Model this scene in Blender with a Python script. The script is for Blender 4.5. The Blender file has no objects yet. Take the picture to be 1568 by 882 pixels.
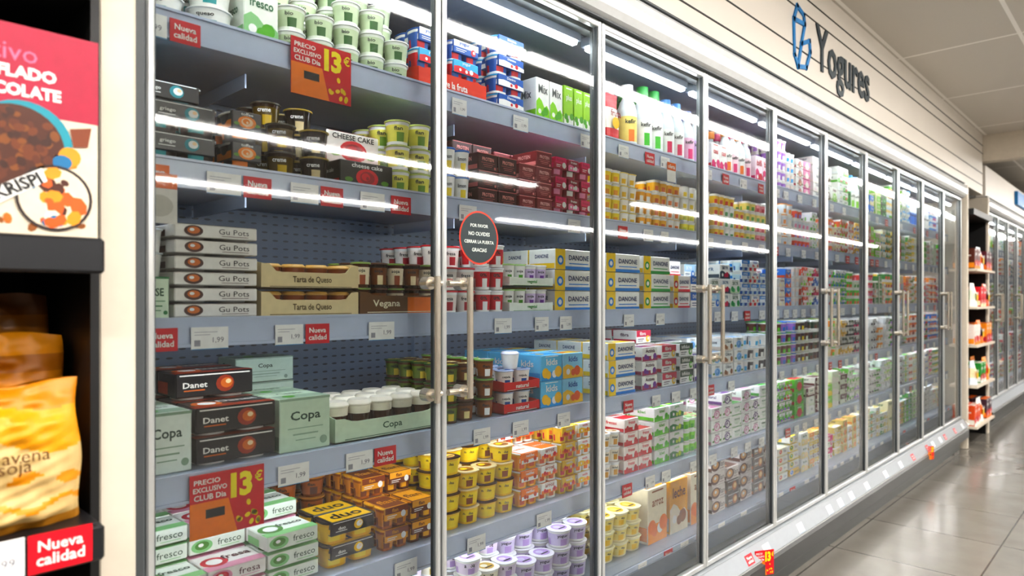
import bpy, math, random
import numpy as np
random.seed(11)
R=random.random
def U(a,b): return a+(b-a)*random.random()
def lin(c): return c/12.92 if c<=0.04045 else ((c+0.055)/1.055)**2.4
def C(h,r=0.42):
    return (lin(int(h[0:2],16)/255),lin(int(h[2:4],16)/255),lin(int(h[4:6],16)/255),r)

# ------------------------------------------------------------------ materials
def newmat(name):
    m=bpy.data.materials.new(name); m.use_nodes=True
    nt=m.node_tree; b=nt.nodes['Principled BSDF']
    return m,nt,b
def simple(name,hexc,rough=.5,metal=0.0,noise=0.06,scale=30):
    m,nt,b=newmat(name); c=C(hexc)
    n=nt.nodes.new('ShaderNodeTexNoise'); n.inputs['Scale'].default_value=scale
    tc=nt.nodes.new('ShaderNodeTexCoord'); nt.links.new(tc.outputs['Object'],n.inputs['Vector'])
    mx=nt.nodes.new('ShaderNodeMix'); mx.data_type='RGBA'
    mx.inputs['A'].default_value=(c[0]*(1-noise),c[1]*(1-noise),c[2]*(1-noise),1)
    mx.inputs['B'].default_value=(min(1,c[0]*(1+noise)),min(1,c[1]*(1+noise)),min(1,c[2]*(1+noise)),1)
    nt.links.new(n.outputs['Fac'],mx.inputs['Factor'])
    nt.links.new(mx.outputs['Result'],b.inputs['Base Color'])
    b.inputs['Roughness'].default_value=rough; b.inputs['Metallic'].default_value=metal
    return m
def emis(name,col,s):
    m,nt,b=newmat(name)
    b.inputs['Base Color'].default_value=(.9,.9,.9,1)
    b.inputs['Emission Color'].default_value=(*col,1); b.inputs['Emission Strength'].default_value=s
    return m
PKG,nt,b=newmat('printed_package')
at=nt.nodes.new('ShaderNodeAttribute'); at.attribute_name='Print'
nz=nt.nodes.new('ShaderNodeTexNoise'); nz.inputs['Scale'].default_value=60
tc=nt.nodes.new('ShaderNodeTexCoord'); nt.links.new(tc.outputs['Object'],nz.inputs['Vector'])
mr=nt.nodes.new('ShaderNodeMapRange'); mr.inputs['To Min'].default_value=.82; mr.inputs['To Max'].default_value=1.02
nt.links.new(nz.outputs['Fac'],mr.inputs['Value'])
hs=nt.nodes.new('ShaderNodeHueSaturation'); hs.inputs['Saturation'].default_value=1.15
nt.links.new(at.outputs['Color'],hs.inputs['Color'])
vm=nt.nodes.new('ShaderNodeVectorMath'); vm.operation='SCALE'
nt.links.new(hs.outputs['Color'],vm.inputs[0]); nt.links.new(mr.outputs['Result'],vm.inputs['Scale'])
nt.links.new(vm.outputs['Vector'],b.inputs['Base Color']); nt.links.new(at.outputs['Alpha'],b.inputs['Roughness'])
bp=nt.nodes.new('ShaderNodeBump'); bp.inputs['Strength'].default_value=.08; bp.inputs['Distance'].default_value=.002
nt.links.new(nz.outputs['Fac'],bp.inputs['Height']); nt.links.new(bp.outputs['Normal'],b.inputs['Normal'])

ALU=simple('brushed_aluminium','bfc1c0',.28,.6)
STEEL=simple('satin_steel','c0b8aa',.25,.8)
DARK=simple('dark_gasket','43474a',.5)
MULL=simple('mullion_grey','73787b',.4,.3)
BLACK=simple('black_shelf_metal','0c0c0d',.5)
RAIL=simple('clear_blue_price_rail','b8c3d8',.2)
SILL=simple('sill_rail_grey','8f9499',.3)
SHELF=simple('grey_shelf_paint','95a1b4',.35,.2)
CREAM=simple('cream_end_panel','c9bfaf',.5)
FASC=simple('fascia_white','cfc8be',.45,0,.03,4)
FDARK=simple('seam_dark','2a2826',.6)
BASE=simple('plinth_grey','4b4d4c',.45)
BUMP=simple('bumper_dark','2c2d2d',.4)
CAN=simple('canopy_white','c6c8c8',.22)
WALL=simple('wall_paint','6d6a66',.7)
INNER=simple('inner_liner','6f7a8c',.4)
SIGNK=simple('sign_charcoal','28363e',.4)
SIGNB=simple('sign_blue','1478b8',.4)
LED=emis('led_white',(0.95,.98,1),12)
FILLS=emis('shelf_led_white',(0.95,.97,1),17)  # glow for the fill strips added under the shelves
CEILL=emis('ceiling_lamp_glow',(1,.96,.91),60)
GLASS=bpy.data.materials.new('door_glass'); GLASS.use_nodes=True; nt=GLASS.node_tree; nt.nodes.clear()
o=nt.nodes.new('ShaderNodeOutputMaterial'); mx=nt.nodes.new('ShaderNodeMixShader'); tr=nt.nodes.new('ShaderNodeBsdfTransparent'); gl=nt.nodes.new('ShaderNodeBsdfGlossy'); fr=nt.nodes.new('ShaderNodeFresnel')
tr.inputs['Color'].default_value=(.95,.985,.97,1); gl.inputs['Roughness'].default_value=.03; fr.inputs['IOR'].default_value=1.9
nt.links.new(fr.outputs[0],mx.inputs[0]); nt.links.new(tr.outputs[0],mx.inputs[1]); nt.links.new(gl.outputs[0],mx.inputs[2]); nt.links.new(mx.outputs[0],o.inputs[0])
PERF,nt,b=newmat('perforated_back_panel')
tc=nt.nodes.new('ShaderNodeTexCoord')
def vmath(op,a,bv=None):
    n=nt.nodes.new('ShaderNodeVectorMath'); n.operation=op
    nt.links.new(a,n.inputs[0])
    if bv is not None: n.inputs[1].default_value=bv
    return n.outputs['Value'] if op=='LENGTH' else n.outputs['Vector']
v=vmath('MULTIPLY',tc.outputs['Object'],(32,0,45)); v=vmath('FRACTION',v); v=vmath('SUBTRACT',v,(.5,0,.5)); v=vmath('MULTIPLY',v,(1,0,2.2)); L=vmath('LENGTH',v)
lt=nt.nodes.new('ShaderNodeMath'); lt.operation='LESS_THAN'; lt.inputs[1].default_value=.27; nt.links.new(L,lt.inputs[0])
mx=nt.nodes.new('ShaderNodeMix'); mx.data_type='RGBA'; mx.inputs['A'].default_value=C('4d5b70'); mx.inputs['B'].default_value=C('0d1622')
nt.links.new(lt.outputs[0],mx.inputs['Factor']); nt.links.new(mx.outputs['Result'],b.inputs['Base Color']); b.inputs['Roughness'].default_value=.4
FLOOR,nt,b=newmat('polished_floor_tiles')
tc=nt.nodes.new('ShaderNodeTexCoord')
br=nt.nodes.new('ShaderNodeTexBrick'); br.offset=0; br.inputs['Scale'].default_value=1.0; br.inputs['Brick Width'].default_value=.6; br.inputs['Row Height'].default_value=.6
br.inputs['Mortar Size'].default_value=.004; br.inputs['Color1'].default_value=C('7b7770'); br.inputs['Color2'].default_value=C('736f69'); br.inputs['Mortar'].default_value=C('45423e')
nt.links.new(tc.outputs['Object'],br.inputs['Vector'])
nz=nt.nodes.new('ShaderNodeTexNoise'); nz.inputs['Scale'].default_value=5; nz.inputs['Detail'].default_value=8; nt.links.new(tc.outputs['Object'],nz.inputs['Vector'])
mr=nt.nodes.new('ShaderNodeMapRange'); mr.inputs['To Min'].default_value=.75; mr.inputs['To Max'].default_value=1.2; nt.links.new(nz.outputs['Fac'],mr.inputs['Value'])
vmn=nt.nodes.new('ShaderNodeVectorMath'); vmn.operation='SCALE'; nt.links.new(br.outputs['Color'],vmn.inputs[0]); nt.links.new(mr.outputs['Result'],vmn.inputs['Scale'])
nt.links.new(vmn.outputs['Vector'],b.inputs['Base Color'])
mr2=nt.nodes.new('ShaderNodeMapRange'); mr2.inputs['To Min'].default_value=.1; mr2.inputs['To Max'].default_value=.28; nt.links.new(nz.outputs['Fac'],mr2.inputs['Value']); nt.links.new(mr2.outputs['Result'],b.inputs['Roughness'])
CEIL,nt,b=newmat('ceiling_tiles')
tc=nt.nodes.new('ShaderNodeTexCoord')
br=nt.nodes.new('ShaderNodeTexBrick'); br.offset=0; br.inputs['Scale'].default_value=1.0; br.inputs['Brick Width'].default_value=1.2; br.inputs['Row Height'].default_value=.6
br.inputs['Mortar Size'].default_value=.011; br.inputs['Color1'].default_value=C('cdc7be'); br.inputs['Color2'].default_value=C('c6c0b7'); br.inputs['Mortar'].default_value=C('f0ece6')
nt.links.new(tc.outputs['Object'],br.inputs['Vector']); nt.links.new(br.outputs['Color'],b.inputs['Base Color']); b.inputs['Roughness'].default_value=.8

# ------------------------------------------------------------------ mesh builder
class B:
    def __init__(s): s.V=[];s.L=[];s.T=[];s.C=[];s.S=[];s.n=0;s.c=None
    def raw(s,V,L,T,Cc,S):
        s.V.append(V); s.L.append(L+s.n); s.T.append(T); s.C.append(Cc); s.S.append(S); s.n+=len(V); s.c=None
    def poly(s,pts,col,sm=0):
        k=len(pts); s.raw(np.array(pts,float).reshape(k,3),np.arange(k),np.array([k]),np.array([col],float),np.array([sm]))
    def arr(s):
        if s.c is None: s.c=(np.concatenate(s.V),np.concatenate(s.L),np.concatenate(s.T),np.concatenate(s.C),np.concatenate(s.S))
        return s.c
    def put(s,T,loc=(0,0,0),rz=0.0,sc=(1,1,1),rx=0.0):
        V,L,Tt,Cc,S=T.arr(); V=V*np.array(sc)
        if rx:
            c,n=math.cos(rx),math.sin(rx); V=V@np.array([[1,0,0],[0,c,n],[0,-n,c]])
        if rz:
            c,n=math.cos(rz),math.sin(rz); V=V@np.array([[c,n,0],[-n,c,0],[0,0,1]])
        s.raw(V+np.array(loc),L,Tt,Cc,S)
    def obj(s,name,mat=PKG,parent=None,origin=None):
        V,L,T,Cc,S=s.arr()
        if origin is None: origin=(float((V[:,0].min()+V[:,0].max())/2),float((V[:,1].min()+V[:,1].max())/2),float(V[:,2].min()))
        me=bpy.data.meshes.new(name); V=V-np.array(origin)
        me.vertices.add(len(V)); me.vertices.foreach_set('co',V.ravel().astype('f'))
        me.loops.add(len(L)); me.loops.foreach_set('vertex_index',L.astype('i'))
        me.polygons.add(len(T)); st=np.concatenate([[0],np.cumsum(T)[:-1]])
        me.polygons.foreach_set('loop_start',st.astype('i'))
        try: me.polygons.foreach_set('loop_total',T.astype('i'))
        except Exception: pass
        me.polygons.foreach_set('use_smooth',S.astype(bool))
        me.update(calc_edges=True)
        if mat is PKG:
            a=me.attributes.new('Print','FLOAT_COLOR','CORNER'); a.data.foreach_set('color',np.repeat(Cc,T,axis=0).ravel().astype('f'))
        me.materials.append(mat)
        ob=bpy.data.objects.new(name,me); bpy.context.scene.collection.objects.link(ob); ob.location=origin
        if parent: ob.parent=parent
        return ob
K0=(.5,.5,.5,.5)
def box(b,x0,x1,y0,y1,z0,z1,col=K0,bev=0.0):
    lo=np.array([x0,y0,z0],float); hi=np.array([x1,y1,z1],float)
    if bev<=0:
        P=[(x0,y0,z0),(x1,y0,z0),(x1,y1,z0),(x0,y1,z0),(x0,y0,z1),(x1,y0,z1),(x1,y1,z1),(x0,y1,z1)]
        F=[(0,3,2,1),(4,5,6,7),(0,1,5,4),(1,2,6,5),(2,3,7,6),(3,0,4,7)]
        b.raw(np.array(P,float),np.array(F).ravel(),np.full(6,4),np.tile(np.array(col,float),(6,1)),np.zeros(6)); return
    idx={};P=[]
    for sx in(0,1):
        for sy in(0,1):
            for sz in(0,1):
                s=(sx,sy,sz)
                for a in range(3):
                    p=[(hi[i] if s[i] else lo[i])-(0 if i==a else (bev if s[i] else -bev)) for i in range(3)]
                    idx[(s,a)]=len(P);P.append(p)
    P=np.array(P);ctr=(lo+hi)/2;F=[]
    for a in range(3):
        o=[i for i in range(3) if i!=a]
        for sa in(0,1):
            q=[]
            for u,v in((0,0),(1,0),(1,1),(0,1)):
                s=[0,0,0];s[a]=sa;s[o[0]]=u;s[o[1]]=v;q.append(idx[(tuple(s),a)])
            F.append(q)
        for u in(0,1):
            for v in(0,1):
                s0=[0,0,0];s0[o[0]]=u;s0[o[1]]=v;s1=list(s0);s1[a]=1;s0=tuple(s0);s1=tuple(s1)
                F.append([idx[(s0,o[0])],idx[(s0,o[1])],idx[(s1,o[1])],idx[(s1,o[0])]])
    for sx in(0,1):
        for sy in(0,1):
            for sz in(0,1): F.append([idx[((sx,sy,sz),a)] for a in range(3)])
    L=[];T=[]
    for f in F:
        p=P[f];nn=np.cross(p[1]-p[0],p[2]-p[0])
        if np.dot(nn,p.mean(0)-ctr)<0:f=f[::-1]
        L+=f;T.append(len(f))
    b.raw(P,np.array(L),np.array(T),np.tile(np.array(col,float),(len(T),1)),np.zeros(len(T)))
def lathe(b,segs,seg=16,p=2.0,c=(0,0),sx=1,sy=1):
    a=2*np.pi*(np.arange(seg)+.5)/seg
    rad=1/(np.abs(np.cos(a))**p+np.abs(np.sin(a))**p)**(1/p)
    ux=np.cos(a)*rad*sx; uy=np.sin(a)*rad*sy; k=np.arange(seg); k2=(k+1)%seg
    for (r0,z0,r1,z1,col) in segs:
        if r1==0:
            V=np.stack([c[0]+ux*r0,c[1]+uy*r0,np.full(seg,z0)],1)
            b.raw(V,np.arange(seg),np.array([seg]),np.array([col],float),np.array([0])); continue
        V=np.concatenate([np.stack([c[0]+ux*r0,c[1]+uy*r0,np.full(seg,z0)],1),np.stack([c[0]+ux*r1,c[1]+uy*r1,np.full(seg,z1)],1)])
        F=np.stack([k,k2,k2+seg,k+seg],1)
        if callable(col): cc=np.array([col(math.degrees(x)) for x in a],float)
        else: cc=np.tile(np.array(col,float),(seg,1))
        b.raw(V,F.ravel(),np.full(seg,4),cc,np.ones(seg))
def cyl_between(b,p0,p1,r,seg=12,col=K0):
    p0=np.array(p0,float);p1=np.array(p1,float);d=p1-p0;d/=np.linalg.norm(d)
    up=np.array([0,0,1.]) if abs(d[2])<.9 else np.array([1.,0,0]);u=np.cross(d,up);u/=np.linalg.norm(u);w=np.cross(d,u)
    a=2*np.pi*np.arange(seg)/seg; ring=np.outer(np.cos(a),u)*r+np.outer(np.sin(a),w)*r
    V=np.concatenate([p0+ring,p1+ring]);k=np.arange(seg);k2=(k+1)%seg
    b.raw(V,np.stack([k,k+seg,k2+seg,k2],1).ravel(),np.full(seg,4),np.tile(np.array(col,float),(seg,1)),np.ones(seg))
    b.poly((p0+ring),col); b.poly((p1+ring)[::-1],col)
_txt={}
def text_t(s,off=.02):
    k=(s,off)
    if k in _txt: return _txt[k]
    cu=bpy.data.curves.new('t','FONT'); cu.body=s or '-'; cu.size=1; cu.offset=off; cu.resolution_u=2
    ob=bpy.data.objects.new('t',cu); bpy.context.scene.collection.objects.link(ob)
    bpy.context.view_layer.update(); dg=bpy.context.evaluated_depsgraph_get()
    me=bpy.data.meshes.new_from_object(ob.evaluated_get(dg))
    V=np.zeros(len(me.vertices)*3);me.vertices.foreach_get('co',V);V=V.reshape(-1,3)[:,:2]
    L=np.zeros(len(me.loops),int);me.loops.foreach_get('vertex_index',L)
    T=np.array([p.loop_total for p in me.polygons])
    bpy.data.objects.remove(ob);bpy.data.curves.remove(cu);bpy.data.meshes.remove(me)
    lo=V.min(0);hi=V.max(0);V=V-(lo+hi)/2
    _txt[k]=(V,L,T,hi[0]-lo[0],hi[1]-lo[1]);return _txt[k]
class Fc:
    def __init__(s,b,o,u,v,n,W,H): s.b=b;s.o=np.array(o,float);s.u=np.array(u,float);s.v=np.array(v,float);s.n=np.array(n,float);s.W=W;s.H=H
    def m(s,xy,l): xy=np.asarray(xy,float);return s.o+np.outer(xy[:,0],s.u)+np.outer(xy[:,1],s.v)+s.n*(.00035*l)
    def poly(s,pts,col,l=1): s.b.poly(s.m([(x*s.W,y*s.H) for x,y in pts],l),col)
    def rect(s,x0,y0,x1,y1,col,l=1): s.poly([(x0,y0),(x1,y0),(x1,y1),(x0,y1)],col,l)
    def disc(s,cx,cy,r,col,l=1,asp=1.0,seg=14,ang=0):
        a=2*np.pi*np.arange(seg)/seg; x=r*asp*np.cos(a);y=r*np.sin(a);c,n=math.cos(ang),math.sin(ang)
        s.b.poly(s.m(np.stack([cx*s.W+x*c-y*n,cy*s.H+x*n+y*c],1),l),col)
    def text(s,t,cx,cy,w,col,l=3,h=None,ang=0,off=.02,free=False):
        V,L,T,tw,th=text_t(t,off); k=w*s.W/tw; ky=k if h is None else h*s.H/th
        if h is None and k*th>.8*s.H: ky=.8*s.H/th
        if h is not None and not free:
            ky=min(ky,k*1.25);k=min(k,ky*1.25)
        x=V[:,0]*k;y=V[:,1]*ky;c,n=math.cos(ang),math.sin(ang)
        P=s.m(np.stack([cx*s.W+x*c-y*n,cy*s.H+x*n+y*c],1),l)
        s.b.raw(P,L,T,np.tile(np.array(col,float),(len(T),1)),np.zeros(len(T)))
def faces(b,w,d,h,z0=0):
    return (Fc(b,(-w/2,-d/2,z0),(1,0,0),(0,0,1),(0,-1,0),w,h),Fc(b,(-w/2,d/2,z0),(0,-1,0),(0,0,1),(-1,0,0),d,h),Fc(b,(-w/2,-d/2,z0+h),(1,0,0),(0,1,0),(0,0,1),w,d))
W_=C('eeeeea');K_=C('15151a')
def style(f,st,pal,txt):
    base,acc,acc2,ink=pal; m=min(f.W,f.H)
    if st=='split':
        f.rect(0,0,.26,1,acc);f.rect(.26,0,1,.17,acc2);f.text(txt,.63,.6,.56,ink,h=.26);f.disc(.13,.45,m*.24,acc2,2);f.disc(.13,.45,m*.13,W_,3);f.rect(.36,.28,.9,.33,acc2,2)
    elif st=='fruit':
        f.rect(0,0,1,.34,acc)
        for x,y,r,c in((.2,.3,.2,acc2),(.34,.22,.16,acc2),(.8,.32,.22,acc2),(.62,.24,.15,W_)): f.disc(x,y,m*r,c,2+int(x*10)*.2)
        f.text(txt,.5,.72,.6,ink,4,h=.26);f.rect(.2,.92,.8,.95,ink,2)
    elif st=='band':
        f.rect(0,.5,1,1,acc);f.text(txt,.42,.75,.6,base,h=.28);f.disc(.78,.34,m*.26,acc2,3);f.disc(.8,.36,m*.12,W_,4);f.rect(.08,.3,.5,.36,ink,2);f.rect(.08,.16,.42,.21,ink,2)
    elif st=='rose':
        f.disc(.5,.42,m*.34,acc,2,1.5,18);f.disc(.5,.42,m*.24,acc2,3,1.4);f.disc(.47,.45,m*.15,acc,4,1.3);f.disc(.5,.4,m*.07,acc2,5)
        f.text(txt,.5,.85,.8,ink,3,h=.17)
        for x in(.16,.84): f.disc(x,.3,m*.09,C('5d8a3a'),2,2)
    elif st=='photo':
        f.disc(.22,.5,m*.42,acc,2,1.7,18);f.disc(.22,.54,m*.28,acc2,3,1.7);f.disc(.2,.58,m*.12,W_,4,1.5);f.text(txt,.7,.55,.42,ink,h=.42,off=.0);f.rect(.55,.18,.88,.22,acc,2)
    elif st=='wave':
        f.poly([(0,0),(1,0),(1,.3),(.8,.42),(.6,.36),(.4,.5),(.2,.56),(0,.46)],acc,1);f.text(txt,.5,.76,.7,ink,h=.22);f.disc(.7,.28,m*.2,acc2,2);f.disc(.5,.22,m*.14,acc2,3);f.disc(.25,.26,m*.12,W_,2)
    elif st=='dark':
        f.disc(.62,.48,m*.36,acc,2,1.1,12);f.disc(.64,.5,m*.22,acc2,3,1.2);f.disc(.66,.56,m*.1,C('f2d8b0'),4,1.2);f.text(txt,.24,.5,.34,ink,h=.24);f.rect(.05,.88,.95,.93,ink,2);f.rect(.1,.25,.36,.3,acc2,2)
    else:
        f.text(txt,.5,.64,.6,ink,h=.22);f.rect(.15,.42,.85,.44,acc,2);f.rect(.25,.3,.75,.33,acc,2);f.rect(.3,.2,.7,.22,acc,2);f.rect(0,.95,1,1,acc,1);f.disc(.86,.16,m*.08,acc,2)
_cache={}
def Tbox(w,d,h,st,pal,txt='yogur',bev=.002):
    k=('b',w,d,h,st,pal,txt)
    if k in _cache: return _cache[k]
    b=B();box(b,-w/2,w/2,-d/2,d/2,0,h,pal[0],bev)
    f,l,t=faces(b,w,d,h)
    style(f,st,pal,txt)
    l.rect(.03,.05,.97,.3,pal[1]);l.text(txt,.5,.65,.5,pal[3],h=.25)
    t.rect(.04,.04,.96,.5,pal[1]);t.text(txt,.5,.72,.6,pal[3],h=.22);t.disc(.3,.3,min(w,d)*.14,pal[2],2)
    _cache[k]=b;return b
def Tcup(r,h,body,label,lid,motif,ink=K_,p=2.0,seg=18,txt=None,lidm=None):
    k=('c',r,h,body,label,lid,motif,p,txt,lidm)
    if k in _cache: return _cache[k]
    b=B();rb=r*.78;rt=r*.92
    mid=lambda t: rb+(rt-rb)*t
    lab=lambda a: motif if abs(a-238)<24 or abs(a-58)<24 or abs(a-328)<12 or abs(a-148)<12 else label
    lathe(b,[(mid(0),0,mid(.12),h*.12,body),(mid(.12),h*.12,mid(.5),h*.5,lab),(mid(.5),h*.5,mid(.8),h*.8,label),(mid(.8),h*.8,rt,h*.92,body),
      (rt,h*.92,r,h*.935,lid),(r,h*.935,r,h*.985,lid),(r,h*.985,r*.9,h,lid),(r*.9,h,0,h,lid)],seg,p)
    f,l,t=faces(b,2*r,2*r,h)
    t.disc(.5,.5,r*.66,lidm or motif,1.5,1,16);t.disc(.42,.55,r*.3,label,2.5);t.rect(.3,.3,.7,.38,ink,3)
    if txt:
        an=math.radians(238)
        n=np.array([math.cos(an),math.sin(an),0]);u=np.array([-n[1],n[0],0]);q=Fc(b,n*(mid(.65)+.0012)-u*r*.6,u,(0,0,1),n,1.2*r,h);q.text(txt,.5,.65,.7,ink,1,h=.16)
    _cache[k]=b;return b
def Tpack(nx,ny,r,h,body,label,lid,motif,pal,txt,st='band',sleeve=True):
    """multipack: square cups joined by a foil, with a printed card sleeve over the upper part"""
    k=('p',nx,ny,r,h,body,label,lid,motif,pal,txt,st,sleeve)
    if k in _cache: return _cache[k]
    b=B();cup=Tcup(r,h,body,label,lid,motif,p=4,seg=20)
    for i in range(nx):
        for j in range(ny): b.put(cup,((i-(nx-1)/2)*2.04*r,(j-(ny-1)/2)*2.04*r,0))
    w=2.04*r*nx;d=2.04*r*ny
    if sleeve:
        b2=B();box(b2,-w*.42,w*.42,-d/2-.001,d/2+.001,0,h*.62,pal[0],.0015)
        f,l,t=faces(b2,w*.84,d+.002,h*.62);style(f,st,pal,txt);t.rect(.05,.05,.95,.95,pal[1]);t.text(txt,.5,.5,.7,pal[0],3)
        l.rect(.05,.1,.95,.5,pal[1])
        b.put(b2,(0,0,h*.4))
    _cache[k]=b;return b
def Tflat(w,d,h,pal,txt,st='photo'):
    """twin shallow tubs with a paper wrap"""
    k=('f',w,d,h,pal,txt,st)
    if k in _cache: return _cache[k]
    b=B()
    for i in(-1,1):
        lathe(b,[(.34*w/2,0,.44*w/2,h*.72,W_),(.44*w/2,h*.72,.485*w/2,h*.76,pal[0]),(.485*w/2,h*.76,.485*w/2,h*.86,pal[0]),(.485*w/2,h*.86,0,h*.86,pal[0])],20,4,(i*w/4,0),1,d/w*2)
    box(b,-w/2+.001,w/2-.001,-d/2,d/2,h*.12,h*.98,pal[0],.002)
    f=Fc(b,(-w/2,-d/2,h*.12),(1,0,0),(0,0,1),(0,-1,0),w,h*.86);style(f,st,pal,txt)
    l=Fc(b,(-w/2,d/2,h*.12),(0,-1,0),(0,0,1),(-1,0,0),d,h*.86);l.rect(.05,.1,.6,.6,pal[1])
    t=Fc(b,(-w/2,-d/2,h*.98),(1,0,0),(0,1,0),(0,0,1),w,d);t.rect(.0,.0,1,.3,pal[1]);t.text(txt,.66,.65,.5,pal[3],3);t.disc(.25,.5,d*.3,pal[2],2);t.disc(.25,.5,d*.18,W_,3)
    _cache[k]=b;return b
def Tbottle(r,h,body,label,cap,motif,txt='kefir'):
    k=('bt',r,h,body,label,cap,motif)
    if k in _cache: return _cache[k]
    b=B();lab=lambda a: motif if abs(a-235)<26 or abs(a-320)<18 else label
    lathe(b,[(r*.9,0,r,h*.04,body),(r,h*.04,r,h*.12,body),(r,h*.12,r,h*.3,lab),(r,h*.3,r,h*.5,label),(r,h*.5,r*.97,h*.58,body),(r*.97,h*.58,r*.78,h*.70,body),(r*.78,h*.70,r*.46,h*.80,body),
       (r*.46,h*.80,r*.42,h*.84,body),(r*.6,h*.84,r*.62,h*.85,cap),(r*.62,h*.85,r*.6,h*.99,cap),(r*.6,h*.99,0,h,cap)],20)
    an=math.radians(235);n=np.array([math.cos(an),math.sin(an),0]);u=np.array([-n[1],n[0],0]);q=Fc(b,n*(r+.001)-u*r*.6,u,(0,0,1),n,1.2*r,h);q.text(txt,.5,.42,.9,K_,1)
    _cache[k]=b;return b
def Tpouch(w,d,h,pal,txt):
    k=('po',w,d,h,pal,txt)
    if k in _cache: return _cache[k]
    b=B();N=10
    for sgn in(-1,1):
        for i in range(8):
            for j in range(N):
                def pt(i,j):
                    u=i/8;v=j/N;th=d/2*(math.sin(math.pi*u)**.5)*(1-v**2.4)*(1+.08*math.sin(9*v+5*u))
                    return ((u-.5)*w*(1-.06*math.sin(math.pi*v)),sgn*th,v*h)
                c=pal[0] if j<7 else pal[1]
                if j<3: c=pal[1]
                q=[pt(i,j),pt(i+1,j),pt(i+1,j+1),pt(i,j+1)]
                b.poly(q if sgn<0 else q[::-1],c,1)
    f=Fc(b,(-w/2,-d/2-.001,0),(1,0,0),(0,0,1),(0,-1,0),w,h);f.text(txt,.5,.58,.6,pal[3],1);f.disc(.5,.4,w*.2,pal[2],1)
    _cache[k]=b;return b
def Tdessert(r,h,bot,cream,lid):
    k=('d',r,h,bot,cream,lid)
    if k in _cache: return _cache[k]
    b=B();lathe(b,[(r*.72,0,r*.78,h*.12,bot),(r*.78,h*.12,r*.9,h*.62,bot),(r*.9,h*.62,r*.95,h*.84,cream),(r*.95,h*.84,r,h*.86,lid),(r,h*.86,r,h*.9,lid),(r,h*.9,r*.8,h,lid),(r*.8,h,0,h,lid)],20)
    _cache[k]=b;return b
def Ttray(w,d,h,hf,col,txt,ink,inner,acc=None):
    """card display tray with a dipped front"""
    b=B();t=.003
    box(b,-w/2,w/2,-d/2,d/2,0,t,col);box(b,-w/2,w/2,d/2-t,d/2,0,h,col)
    for sx in(-1,1):
        x=sx*(w/2-t/2)
        for xx in (x-t/2,x+t/2):
            b.poly([(xx,-d/2,0),(xx,d/2,0),(xx,d/2,h),(xx,-d/2+.03,h),(xx,-d/2,h*.92)],col)
        b.poly([(x-t/2,-d/2,h*.92),(x+t/2,-d/2,h*.92),(x+t/2,-d/2+.03,h),(x-t/2,-d/2+.03,h)],col)
    pr=[(-.5,h*.92),(-.42,h*.9),(-.36,hf*1.05),(-.3,hf),(.3,hf),(.36,hf*1.05),(.42,h*.9),(.5,h*.92)]
    for i in range(7):
        (a,za),(c,zc)=pr[i],pr[i+1]
        for yy in(-d/2,-d/2+t): b.poly([(a*w,yy,0),(c*w,yy,0),(c*w,yy,zc),(a*w,yy,za)],col)
        b.poly([(a*w,-d/2,za),(c*w,-d/2,zc),(c*w,-d/2+t,zc),(a*w,-d/2+t,za)],col)
    f=Fc(b,(-w/2,-d/2,0),(1,0,0),(0,0,1),(0,-1,0),w,hf)
    if acc: f.rect(.55,.05,.98,.92,acc,1)
    f.text(txt,.3 if acc else .5,.55,.4,ink,3,h=.45);f.rect(.08,.12,.92,.16,ink,2)
    for tm,x,y,z in inner: b.put(tm,(x,y,z))
    return b
YF=1.35
def block(name,T,x0,x1,z,tiers=1,rows=3,y0=YF,jit=.002,dy=None,top=None):
    TS=T if isinstance(T,list) else [T]
    T=TS[0]
    V=T.arr()[0];w=V[:,0].max()-V[:,0].min();d=V[:,1].max()-V[:,1].min();h=V[:,2].max()-V[:,2].min()
    span=x1-x0;n=max(1,int(round(span/(w+.003))));sp=span/n;sx=min(1.0,(sp-.002)/w)
    b=B();dd=(dy or d+.003)
    for j in range(rows):
        if y0+j*dd+d>1.775: break
        for i in range(n):
            tt=tiers
            if j==0 and top is not None: tt=top if isinstance(top,int) else random.choice(top)
            for k in range(tt):
                tm=TS[i%len(TS)] if R()<.85 else random.choice(TS)
                b.put(tm,(x0+sp*(i+.5)+U(-jit,jit)*.4,y0+d/2+j*dd+U(0,jit),z+.0006+k*(h+.0008)),U(-1,1)*jit*5,(sx,1,1))
    b.obj(name)
S=[None,1.775,1.505,1.21,.92,.64,.355]

# ------------------------------------------------------------------ shelf contents, doors 1-2
GW=C('e6eae0');GREEN=C('5aa23a');DG=C('1f5a3a');RED=C('cf1f2e');BLUE=C('1b57a8');YEL=C('f2c21a');ORG=C('ee7a1c')
BRN=C('4a2415');BLK=C('18171b',.3);PINK=C('d8407a');LB=C('62b4e0');TEAL=C('1f9aa0');LIL=C('b9a0d0')
# shelf 1
block('cheese_spread_tub',Tcup(.045,.05,W_,W_,W_,TEAL,txt='queso'),.43,.62,S[1],3,3)
block('cheese_box',Tbox(.075,.1,.11,'wave',(GW,C('8fc08a'),GREEN,DG),'fresco'),.622,.70,S[1],1,3)
block('plain_yogurt_cup',Tcup(.034,.052,GW,C('c3d2b0'),W_,C('2f5a2a'),txt='bio',lidm=C('a9bf8c')),.708,1.06,S[1],4,5,top=[2,3])
tr=[];bl=Tpack(2,2,.026,.055,W_,BLUE,BLUE,RED,(BLUE,W_,RED,W_),'yogur','band');bl2=Tpack(2,2,.026,.055,W_,RED,LB,BLUE,(LB,RED,W_,W_),'yogur','wave')
for i in(-1,1):
    for k in range(3): tr.append((bl if (k+i)%2 else bl2,i*.058,-.06,.004+k*.0525))
    for k in range(3): tr.append((bl,i*.058,.06,.004+k*.0525))
t=Ttray(.235,.26,.062,.058,C('d83a22'),'vive la fruta',W_,tr)
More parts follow.
